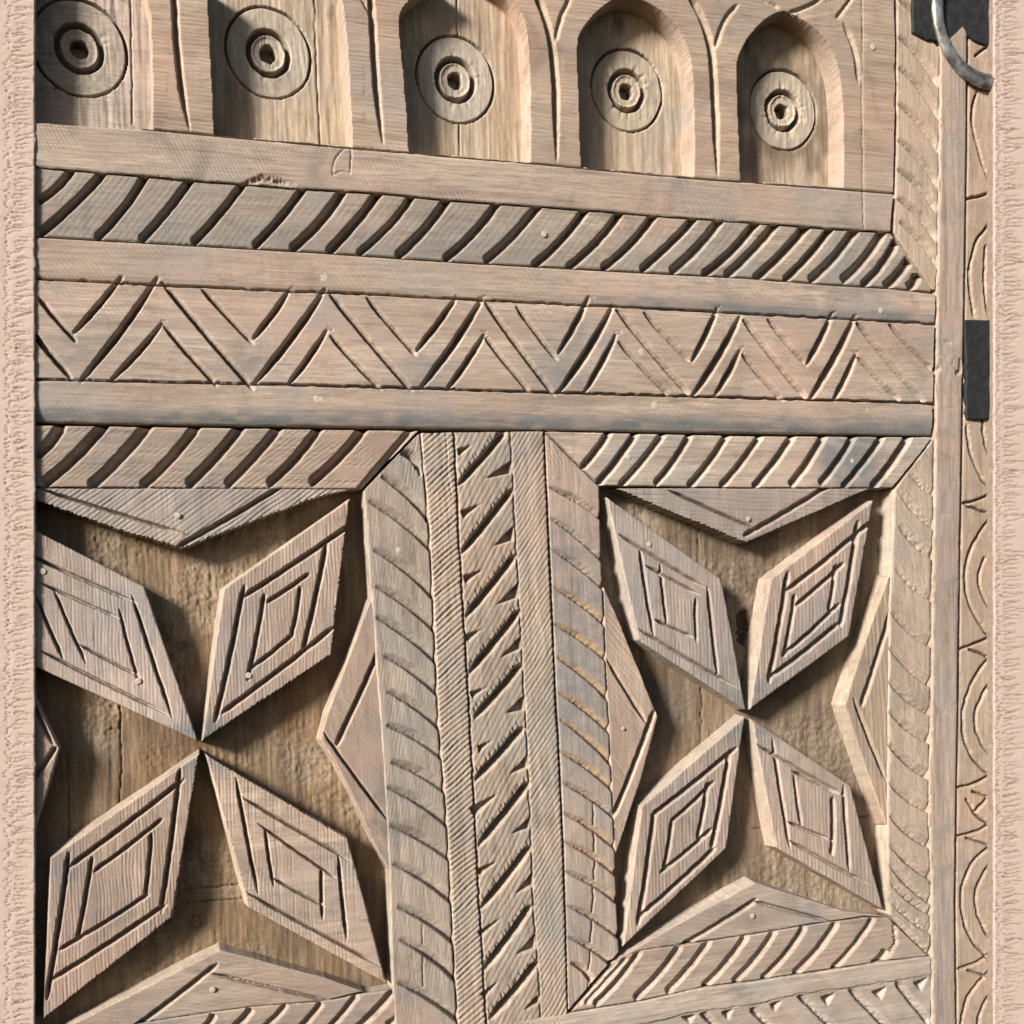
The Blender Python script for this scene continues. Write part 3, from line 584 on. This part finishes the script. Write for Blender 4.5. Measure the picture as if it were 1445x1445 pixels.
# ---- lower rail and moulding along the bottom
LT = [(560, 1468), (690, 1447), (792, 1432), (914, 1412), (994, 1394), (1060, 1386), (1140, 1374), (1253, 1357), (1315, 1350)]
LB = [(560, 1496), (800, 1462), (914, 1445), (975, 1430), (1060, 1419), (1126, 1404), (1199, 1394), (1265, 1384), (1315, 1376)]
def c_low(r):
    r.grain(-9, .4, 141)
    b = r.h.copy(); r.h[:] = 0
    r.groove(LB, 1.4, 1.4, 3.5, 0, 0, raw=.4, wob=1.4)
    sd, _ = seg_field(r.px, r.py, LB); b -= np.where(sd > 0, 3.0, 0)*np.clip(sd/2, 0, 1)
    for i, (a, c) in enumerate([((1060, 1425), (1096, 1460)), ((1127, 1405), (1186, 1462)), ((1199, 1397), (1262, 1462)), ((1265, 1387), (1312, 1446)), ((990, 1430), (1024, 1464))]):
        r.groove([a, c], 3.5, 9, 13, .1, .05, raw=.4, rough=.4, seed=i)
    for i, p in enumerate([[(1088, 1417), (1104, 1413), (1096, 1428)], [(1160, 1407), (1180, 1402), (1170, 1420)], [(1232, 1400), (1252, 1393), (1246, 1412)], [(1291, 1387), (1310, 1380), (1302, 1399)], [(1020, 1428), (1036, 1424), (1030, 1440)], [(964, 1436), (984, 1432), (976, 1445)]]): r.tri(p, 18, (0, 1)); r.groove([p[0], p[2]], 2, 2, 5, rough=.6, seed=i)
    r.h += b
patch('lower_rail', LT, [(1315, 1350), (1316, 1475)], [(560, 1520), (1316, 1475)], [(560, 1468), (560, 1520)], 1, c_low, M_grey, door, seed=25, skirt=86)
G_BR = [((902, 1347), (843, 1416)), ((959, 1340), (900, 1408)), ((1001, 1332), (945, 1399)), ((1053, 1324), (996, 1392)), ((1093, 1318), (1039, 1385)), ((1135, 1310), (1079, 1379)), ((1180, 1305), (1124, 1373)), ((1232, 1299), (1178, 1366)), ((1252, 1342), (1234, 1362))]
def c_br(r):
    r.grain(-8, .4, 151); gouges(r, G_BR, 9, 3.4, 12, bulge=-4, seed=11, raw=.4)
    r.groove([(1262, 1300), (1264, 1330), (1250, 1356)], 4, 4, 7, .1, .1, rough=.7)
    r.groove([(886, 1352), (826, 1418)], 6, 5, 6, .05, .05); r.groove([(872, 1356), (815, 1420)], 4, 4, 4, .05, .05)
patch('gouged_moulding', [(876, 1349), (909, 1341), (963, 1334), (1060, 1320), (1142, 1306), (1220, 1295), (1254, 1295)], [(1254, 1295), (1311, 1349)], [(806, 1428), (914, 1410), (994, 1392), (1060, 1384), (1140, 1372), (1253, 1355), (1311, 1349)], [(876, 1349), (806, 1428)], -1, c_br, M_rail, door, seed=27)
G_BL = [((301, 1432), (284, 1452)), ((354, 1425), (322, 1456)), ((403, 1419), (365, 1456)), ((452, 1417), (410, 1460)), ((502, 1406), (455, 1460)), ((554, 1401), (495, 1460)), ((586, 1414), (548, 1446))]
def c_bl(r):
    r.grain(-8, .4, 161); gouges(r, G_BL, 7, 5, 9, bulge=-3, seed=13, raw=.6)
patch('gouged_moulding', [(120, 1458), (214, 1442), (290, 1430), (360, 1421), (460, 1413), (516, 1402), (556, 1396)], [(556, 1396), (646, 1446), (650, 1520)], [(120, 1520), (650, 1520)], [(120, 1458), (120, 1520)], -2, c_bl, M_rail, door, seed=29)

# ---- star panels
FD = 34
def c_floor(cracks, knots, hole=None, seed=0):
    def f(r):
        r.grain(89, .8, 170+seed)
        r.h += 1.6*(vn(r.px/5, r.py/5, seed+2)-.5)*sstep(.5, .7, vn(r.px/60, r.py/60, seed+3))
        for p in cracks:
            m = r.box(p, 4); sd, t = seg_field(r.px[m], r.py[m], p); z = np.clip(1-np.abs(sd+(vn(r.py[m]/9, r.px[m]/9)-.5)*2)/1.5, 0, 1); r.h[m] -= 4*z; r.dark[m] = np.maximum(r.dark[m], .6*z)
        for (x, y, a, b) in knots:
            q = np.hypot((r.px-x)/a, (r.py-y)/b)+.25*(vn(r.px/8, r.py/8, seed)-.5)
            r.dark = np.maximum(r.dark, .75*sstep(1.1, .5, q)*(.6+.4*np.cos(q*14))); r.h -= 1.5*sstep(1, .4, q)
        if hole:
            x, y, a, b = hole; q = np.hypot((r.px-x)/a, (r.py-y)/b)+.5*(vn(r.px/5, r.py/5, 3)-.5)
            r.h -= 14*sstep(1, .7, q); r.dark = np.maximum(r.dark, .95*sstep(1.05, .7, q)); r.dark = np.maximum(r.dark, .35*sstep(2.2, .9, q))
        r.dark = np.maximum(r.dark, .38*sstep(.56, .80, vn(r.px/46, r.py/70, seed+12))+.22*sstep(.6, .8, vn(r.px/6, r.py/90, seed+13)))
        # chiselled, sandy ground
        z = sstep(.42, .66, vn(r.px/75, r.py/75, seed+9)); r.h += 2.1*z*(vn(r.px/3.4, r.py/3.8, seed+4)-.5)+.8*z*(vn(r.px/9, r.py/7, seed+14)-.5); r.raw = np.maximum(r.raw, .55*z*vn(r.px/24, r.py/24, seed+15))
    return f
panelL = patch('panel', [(20, 680), (560, 680)], [(560, 680), (592, 1440)], [(20, 1475), (592, 1475)], [(20, 680), (20, 1475)], -FD, c_floor([[(170, 985), (171, 1090), (168, 1170)], [(262, 1256), (345, 1247)], [(264, 1274), (345, 1268)], [(95, 1070), (98, 1200)]], [(276, 1300, 16, 18), (254, 912, 17, 9)], seed=1), M_floor, door, step=1.9, skirt=30, seed=31, rim=None)
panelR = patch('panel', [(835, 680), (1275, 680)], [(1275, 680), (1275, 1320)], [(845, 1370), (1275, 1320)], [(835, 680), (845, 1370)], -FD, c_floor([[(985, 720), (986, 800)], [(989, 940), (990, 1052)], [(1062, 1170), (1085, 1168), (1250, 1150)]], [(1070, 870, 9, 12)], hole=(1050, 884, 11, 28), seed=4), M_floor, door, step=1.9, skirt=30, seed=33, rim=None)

def quad_grooves(r, q1, q2, seed):
    for k, q in enumerate((q1, q2)):
        for i, (a, b, w, d) in enumerate(q):
            # strokes falling to the right are shallow and sandy, those falling to the left are crisp
            slope = (b[0]-a[0])*(b[1]-a[1]); a, b = ext(a, b, .05, .05)
            if slope > 0: r.groove([a, b], w*.36, w*.52, d*1.8, .16, .16, bulge=1.0, lens=.85, raw=.2, rough=.05, seed=seed+i+k*9)
            else: r.groove([a, b], w*.74, w*.45, d*2.0, .07, .07, bulge=-1.5, raw=.6, rough=.08, seed=seed+i+k*9)
def order(a, b): return (a, b) if a[1] <= b[1] else (b, a)
def diamond(parent, tip_t, right, tip_b, left, r1, r2, seed, saw=(0, 0, 0, 0), mat=None, hatch=88, flare=2.2, lvl=-2):
    """corners in picture order: the two long tips and the two side corners"""
    def f(r):
        r.grain(hatch, .35, seed); r.hatch(hatch, 5, .5, seed)
        cx_, cy_ = (283, 1050) if parent is panelL else (1056, 1006)
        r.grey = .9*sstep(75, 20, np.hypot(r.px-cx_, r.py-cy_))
        quad_grooves(r, [(*order(a, b), 7.5, 8) for a, b in r1], [(*order(a, b), 6.5, 7) for a, b in r2], seed)
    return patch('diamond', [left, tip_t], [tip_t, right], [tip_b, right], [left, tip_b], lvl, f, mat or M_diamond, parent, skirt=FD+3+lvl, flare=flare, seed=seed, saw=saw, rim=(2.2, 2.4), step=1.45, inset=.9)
# left panel.  top edge = left->tip_t, right = tip_t->right, bottom = tip_b->right, left = left->tip_b
diamond(panelL, (-53, 695), (204, 828), (280, 1046), (18, 926), [((40, 783), (188, 849)), ((188, 846), (241, 1006)), ((63, 921), (230, 1005)), ((52, 846), (88, 927))], [((62, 825), (168, 872)), ((169, 863), (196, 964)), ((113, 910), (195, 953)), ((78, 837), (120, 933))], 200)
diamond(panelL, (494, 703), (468, 924), (284, 1047), (315, 831), [((348, 840), (491, 744)), ((344, 834), (306, 1012)), ((319, 1003), (466, 890)), ((461, 770), (430, 913))], [((379, 849), (435, 811)), ((373, 843), (351, 956)), ((355, 943), (411, 898)), ((424, 831), (412, 898))], 210, saw=(0, -5, -5, 0))
diamond(panelL, (282, 1062), (243, 1295), (60, 1440), (71, 1211), [((102, 1221), (254, 1105)), ((97, 1211), (68, 1403)), ((76, 1382), (229, 1281)), ((254, 1092), (229, 1281))], [((136, 1228), (226, 1159)), ((130, 1214), (110, 1324)), ((88, 1339), (206, 1265)), ((214, 1179), (206, 1263))], 220, saw=(0, -5, -5, 0), flare=5)
diamond(panelL, (290, 1064), (491, 1183), (546, 1388), (350, 1280), [((345, 1127), (490, 1212)), ((334, 1103), (363, 1255)), ((354, 1263), (534, 1362)), ((478, 1211), (489, 1321))], [((368, 1165), (475, 1240)), ((374, 1170), (386, 1249)), ((386, 1240), (456, 1278)), ((454, 1225), (455, 1295))], 230, saw=(0, -3.5, 0, 0), mat=M_rail)
# right panel
diamond(panelR, (856, 701), (1019, 818), (1053, 1002), (901, 903), [((878, 757), (995, 829)), ((999, 832), (1013, 952)), ((907, 891), (1036, 968)), ((903, 776), (922, 893))], [((914, 799), (985, 838)), ((982, 846), (983, 905)), ((926, 875), (978, 899)), ((932, 799), (941, 880))], 240, mat=M_stile)
diamond(panelR, (1233, 705), (1199, 898), (1058, 1002), (1087, 817), [((1114, 832), (1225, 741)), ((1112, 813), (1087, 958)), ((1091, 954), (1182, 882)), ((1211, 741), (1188, 879))], [((1126, 853), (1189, 797)), ((1122, 842), (1108, 924)), ((1107, 924), (1183, 855)), ((1180, 799), (1171, 861))], 250, saw=(0, -2.4, 0, 0), flare=3)
diamond(panelR, (1052, 1010), (1026, 1197), (879, 1337), (905, 1138), [((924, 1149), (1036, 1059)), ((924, 1150), (902, 1300)), ((905, 1293), (1006, 1201)), ((1030, 1064), (1006, 1194))], [((949, 1159), (1006, 1105)), ((949, 1161), (938, 1225)), ((935, 1230), (1003, 1172)), ((999, 1107), (986, 1182))], 260, flare=3.5, mat=M_stile)
diamond(panelR, (1060, 1014), (1201, 1109), (1247, 1284), (1095, 1196), [((1072, 1053), (1189, 1121)), ((1091, 1048), (1114, 1192)), ((1116, 1187), (1222, 1246)), ((1191, 1112), (1199, 1227))], [((1120, 1089), (1185, 1121)), ((1121, 1095), (1131, 1164)), ((1114, 1161), (1173, 1185)), ((1176, 1128), (1175, 1204))], 270, mat=M_stile, saw=(0, 0, 0, 0))

def border(parent, top, right, bottom, left, strokes, seed, mat=None, hatch=40, saw=(0, 0, 0, 0), flare=1.5, lvl=-3, amp=.5):
    def f(r):
        r.grain(hatch, .35, seed); r.hatch(hatch, 6, amp, seed)
        quad_grooves(r, [(*order(a, b), 7.5, 7) for a, b in strokes], [], seed)
    return patch('border_triangle', top, right, bottom, left, lvl, f, mat or M_diamond, parent, skirt=FD+3+lvl, flare=flare, seed=seed, saw=saw, step=1.5, inset=1.2)
# left panel: top, right, bottom, left
border(panelL, [(20, 690), (50, 689), (502, 689)], [(502, 689), (503, 690)], [(20, 696), (52, 707), (165, 747), (257, 774), (400, 720), (460, 699), (503, 690)], [(20, 690), (20, 696)], [((63, 692), (262, 754)), ((395, 689), (255, 770))], 300, M_stile, -36, saw=(0, 0, -3.5, 0), amp=1.0)
border(panelL, [(525, 840), (528, 838)], [(528, 838), (534, 960), (544, 1090), (551, 1228)], [(549, 1228), (551, 1228)], [(525, 840), (462, 1006), (452, 1044), (473, 1076), (499, 1126), (528, 1190), (549, 1228)], [((545, 897), (478, 1046)), ((459, 1037), (545, 1155))], 310, M_diamond, 40)
border(panelL, [(60, 1470), (92, 1450), (310, 1340), (460, 1380), (512, 1398)], [(512, 1398), (514, 1399)], [(60, 1476), (214, 1441), (290, 1429), (360, 1420), (460, 1412), (514, 1399)], [(60, 1470), (60, 1476)], [((302, 1365), (180, 1458)), ((299, 1374), (470, 1414))], 320, M_rail, 8, flare=4)
border(panelL, [(20, 985), (40, 960)], [(40, 960), (60, 1005), (84, 1056), (66, 1120), (46, 1180)], [(20, 1180), (46, 1180)], [(20, 985), (20, 1180)], [((78, 1056), (48, 1098)), ((40, 980), (74, 1050))], 330, M_diamond, 60)
# right panel
border(panelR, [(872, 689), (1226, 689)], [(1226, 689), (1227, 690)], [(871, 690), (960, 728), (1053, 766), (1140, 728), (1227, 690)], [(872, 689), (871, 690)], [((947, 693), (1067, 747)), ((1175, 683), (1055, 754))], 340, M_stile, 4, saw=(0, 0, -2.6, 0))
border(panelR, [(851, 830), (853, 828)], [(853, 828), (890, 915), (929, 1012), (905, 1100), (870, 1204)], [(868, 1204), (870, 1204)], [(851, 830), (856, 971), (862, 1088), (868, 1204)], [((858, 933), (912, 1020)), ((922, 1009), (868, 1149))], 350, M_diamond, 50)
border(panelR, [(1254, 812), (1256, 814)], [(1256, 814), (1254, 1000), (1253, 1100), (1252, 1164)], [(1250, 1164), (1252, 1164)], [(1254, 812), (1222, 900), (1192, 994), (1220, 1080), (1250, 1164)], [((1257, 866), (1218, 992)), ((1206, 989), (1249, 1098))], 360, M_ochre, 86, flare=5)
border(panelR, [(880, 1348), (970, 1296), (1065, 1245), (1130, 1266), (1194, 1286), (1246, 1293)], [(1246, 1293), (1248, 1294)], [(880, 1349), (909, 1340), (963, 1332), (1060, 1318), (1142, 1304), (1220, 1293), (1248, 1294)], [(880, 1348), (880, 1349)], [((1065, 1272), (966, 1333)), ((1065, 1272), (1171, 1300))], 370, M_rail, 8, flare=5)

# ---- pale pegs in the rails
def peg_mesh():
    nr, na = 4, 10; V = [(0, -1.0, 0)]; Fc = []
    for k in range(1, nr+1):
        a = k/nr*math.pi/2
        for j in range(na):
            t = 2*math.pi*j/na; V.append((math.sin(a)*math.cos(t), -.35*math.cos(a) if k < nr else .4, math.sin(a)*math.sin(t)))
    V[0] = (0, -.36, 0)
    for j in range(na): Fc.append((0, 1+(j+1) % na, 1+j))
    for k in range(nr-1):
        for j in range(na):
            a = 1+k*na+j; b = 1+k*na+(j+1) % na; Fc.append((a, b, b+na)); Fc.append((a, b+na, a+na))
    me = bpy.data.meshes.new('peg'); me.from_pydata(V, [], Fc); me.polygons.foreach_set('use_smooth', [True]*len(Fc)); me.materials.append(M_peg); return me
pm = peg_mesh()
for k, (x, y, rad) in enumerate([(457, 391, 6), (794, 264, 5.5), (447, 563, 4.5), (453, 564, 4), (920, 413, 5), (1238, 287, 4.5), (1243, 438, 4.5), (924, 572, 5.5), (1223, 579, 4), (768, 330, 4), (407, 237, 5), (905, 497, 5), (1232, 66, 4.5), (563, 776, 4), (888, 645, 3.5), (251, 727, 3.5), (1204, 650, 3.5), (60, 806, 4), (195, 961, 4), (917, 768, 3.5), (351, 953, 4), (1057, 732, 3.5), (300, 1397, 4), (1063, 1293, 4), (880, 1028, 3)]):
    o = bpy.data.objects.new('peg', pm); X, Z = to_plane(x, y, 1); o.location = (X, -(.9 if y < 600 else -.9)*S, Z); o.scale = (rad*S, rad*S*.2, rad*S); link(o, door)

# ---- iron work
def slab(name, poly, lv0, lv1, mat, parent, seed=0):
    """plate with a worn, slightly dished face"""
    n = len(poly); front = []; mid = []; back = []
    P = np.array(poly, float); c = P.mean(0)
    def at(p, l): X, Z = to_plane(p[0], p[1], lv1); return (X, -l*S, Z)
    for p in P:
        q = p+(c-p)/np.hypot(*(c-p))*2.0
        front.append(at(q, lv1)); mid.append(at(p, lv1-1.5)); back.append(at(p, lv0))
    V = front+mid+back; Fc = [tuple(range(n))[::-1]]
    for k in (0, n):
        for i in range(n): j = (i+1) % n; Fc.append((k+i, k+j, k+n+j, k+n+i))
    me = bpy.data.meshes.new(name); me.from_pydata(V, [], Fc); me.materials.append(mat); me.update()
    import bmesh
    b = bmesh.new(); b.from_mesh(me); bmesh.ops.recalc_face_normals(b, faces=b.faces); b.to_mesh(me); b.free()
    return link(bpy.data.objects.new(name, me), parent)
def ragged(poly, step, amp, seed):
    rs = random.Random(seed); out = []
    for i in range(len(poly)):
        a = poly[i]; b = poly[(i+1) % len(poly)]; L = math.hypot(b[0]-a[0], b[1]-a[1]); k = max(1, int(L/step))
        for j in range(k): out.append((a[0]+(b[0]-a[0])*j/k+rs.uniform(-amp, amp), a[1]+(b[1]-a[1])*j/k+rs.uniform(-amp, amp)))
    return out
strap = slab('iron_strap', ragged([(1362, 452), (1440, 449), (1440, 593), (1364, 592)], 9, 1.1, 4), -6, 3.5, M_black, door)
plate = slab('handle_plate', ragged([(1287, -60), (1440, -60), (1440, 66), (1393, 64), (1374, 57), (1366, 50), (1358, 37), (1350, 46), (1338, 56), (1322, 58), (1308, 56), (1288, 45)], 10, .7, 6), -2, 2.5, M_black, door)
cX, cZ = to_plane(1397, 20, 5); _, zb = to_plane(1397, 116, 5); Rm = abs(zb-cZ); tube = 10.5*S
V = []; Fc = []; na, nb = 60, 14
angs = np.linspace(math.radians(88), math.radians(277), na)
for i, a in enumerate(angs):
    w_ = tube*(1-.10*math.sin(a*2.2))
    for j in range(nb):
        b = 2*math.pi*j/nb; rr = Rm+w_*math.cos(b); V.append((cX+rr*math.cos(a), -5*S-w_*.55*math.sin(b), cZ+rr*math.sin(a)))
for i in range(na-1):
    for j in range(nb): Fc.append((i*nb+j, i*nb+(j+1) % nb, (i+1)*nb+(j+1) % nb, (i+1)*nb+j))
Fc = [f[::-1] for f in Fc]
Fc.append(tuple(range(nb))); Fc.append(tuple(range((na-1)*nb, na*nb))[::-1])
me = bpy.data.meshes.new('ring'); me.from_pydata(V, [], Fc); me.polygons.foreach_set('use_smooth', [True]*len(Fc)); me.materials.append(M_iron)
import bmesh as _bm
b_ = _bm.new(); b_.from_mesh(me); _bm.ops.recalc_face_normals(b_, faces=b_.faces); b_.to_mesh(me); b_.free()
link(bpy.data.objects.new('ring', me), plate)

# ------------------------------------------------------------------ outpainted border strips either side, built as crinkled slabs
n_ = M_jamb.node_tree; bs_ = n_.nodes['Principled BSDF']; src_ = bs_.inputs['Base Color'].links[0].from_socket
at_ = n_.nodes.new('ShaderNodeVertexColor'); at_.layer_name = 'wear'; sp_ = n_.nodes.new('ShaderNodeSeparateColor'); n_.links.new(at_.outputs[0], sp_.inputs[0])
mx_ = n_.nodes.new('ShaderNodeMix'); mx_.data_type = 'RGBA'; mx_.inputs[7].default_value = (.20, .115, .075, 1)      # brown colour along the carved lines
n_.links.new(sp_.outputs[0], mx_.inputs[0]); n_.links.new(src_, mx_.inputs[6]); n_.links.new(mx_.outputs[2], bs_.inputs['Base Color'])
M_edge = simple('brown_timber_edge', (.20, .15, .115), .85, 0, 200, .3)  # sides coloured darker to offset the sun that falls on them
def jamb_edge(o):
    me = o.data; me.materials.append(M_edge); n = len(me.polygons); nr = np.zeros(n*3, np.float32); me.polygons.foreach_get('normal', nr)
    ix = (np.abs(nr.reshape(-1, 3)[:, 1]) < .12).astype(np.int32); me.polygons.foreach_set('material_index', ix)
def c_jamb(side):
    def f(r):
        rs = random.Random(40+side); x0, x1 = r.px.min(), r.px.max()
        r.h += .6*(vn(r.px/30, r.py/24, 3+side)-.5)+.15*(vn(r.px/8, r.py/5, 5+side)-.5)
        vis0, vis1 = (0, 49) if side == 0 else (1402, 1445)
        inner = 1 if side == 0 else -1
        y = -20.0
        while y < 1470:       # long wavering ribs across the outer part
            a = (vis0+rs.uniform(14, 24)) if side == 0 else (vis0+rs.uniform(10, 16)); L = rs.uniform(16, 34); sl = rs.uniform(-.28, .06); ph = rs.uniform(0, 6)
            p = [(a+L*k/6, y+sl*L*k/6+.9*math.sin(ph+k*1.3)) for k in range(7)]
            r.groove(p, 1.1, 1.0, rs.uniform(1.0, 2.0), .15, .35, raw=rs.uniform(.7, 1.8), wob=.3)
            y += rs.uniform(3.0, 7.5)
        y = -20.0
        while y < 1470:       # short stitched ticks in a column
            a = (4+rs.uniform(0, 9)) if side == 0 else (vis0+rs.uniform(1, 7)); L = rs.uniform(4, 9)
            r.groove([(a, y), (a+L, y-rs.uniform(.5, 3))], .9, .9, rs.uniform(1.0, 2.0), .1, .2, raw=rs.uniform(.9, 2.0), wob=.2)
            y += rs.uniform(2.2, 5.0)
    return f
jl = patch('door_jamb', [(-70, -60), (50, -60)], [(50, -60), (50, 1475)], [(-70, 1475), (50, 1475)], [(-70, -60), (-70, 1475)], 4, c_jamb(0), M_jamb, None, skirt=60, seed=41, rim=(2, 2), step=1.6, inset=0)
jl['kind'] = 'thing'; jamb_edge(jl); tag(jl, 'pale pink crinkled plaster jamb along the left edge, beside the niches and cut star panel', 'jamb')
jr = patch('door_jamb', [(1402, -60), (1500, -60)], [(1500, -60), (1500, 1475)], [(1402, 1475), (1500, 1475)], [(1402, -60), (1402, 1475)], 12, c_jamb(1), M_jamb, None, skirt=60, seed=43, rim=(2, 2), step=1.6, inset=0)
jr['kind'] = 'thing'; jamb_edge(jr); tag(jr, 'pale pink crinkled plaster jamb along the right edge, beside the iron ring and strap', 'jamb')

# ---- plain continuations just outside the picture, so that the door does not end in the air
def plain(name, xa, xb, za, zb, lv, mat, parent, depth=80):
    V = [(x, -l*S, z) for l in (lv, lv-depth) for x, z in ((xa, za), (xb, za), (xb, zb), (xa, zb))]
    Fq = [(0, 1, 2, 3), (5, 4, 7, 6), (4, 5, 1, 0), (5, 6, 2, 1), (6, 7, 3, 2), (7, 4, 0, 3)]
    wr = np.zeros((8, 4)); return mesh_np(name, V, Fq, mat, parent, wr, smooth=False)
zt = to_plane(700, -60, 0)[1]; zb_ = to_plane(700, 1500, 0)[1]
xr = to_plane(1470, 700, 10)[0]; xl = to_plane(-40, 700, 2)[0]
plain('wall_face', xr, xr+.6, zb_-.25, zt+.25, 9, M_jamb, jr)
plain('wall_face', xl-.6, xl, zb_-.25, zt+.25, 1, M_jamb, jl)
def plain_quad(name, quad, lv, depth, mat, parent):
    V = [(x, -l*S, z) for l in (lv, lv-depth) for x, z in quad]
    Fq = [(0, 1, 2, 3), (5, 4, 7, 6), (4, 5, 1, 0), (5, 6, 2, 1), (6, 7, 3, 2), (7, 4, 0, 3)]
    return mesh_np(name, V, Fq, mat, parent, np.zeros((8, 4)), smooth=False)
a, b = to_plane(15, -34, -38), to_plane(1440, -34, -38)
plain_quad('top_board', [a, b, (b[0], zt+.25), (a[0], zt+.25)], -38, 40, M_arcade, door)
a, b = to_plane(15, 1477, -38), to_plane(1440, 1477, -38)
plain_quad('bottom_board', [(a[0], zb_-.25), (b[0], zb_-.25), b, a], -38, 40, M_grey, door)
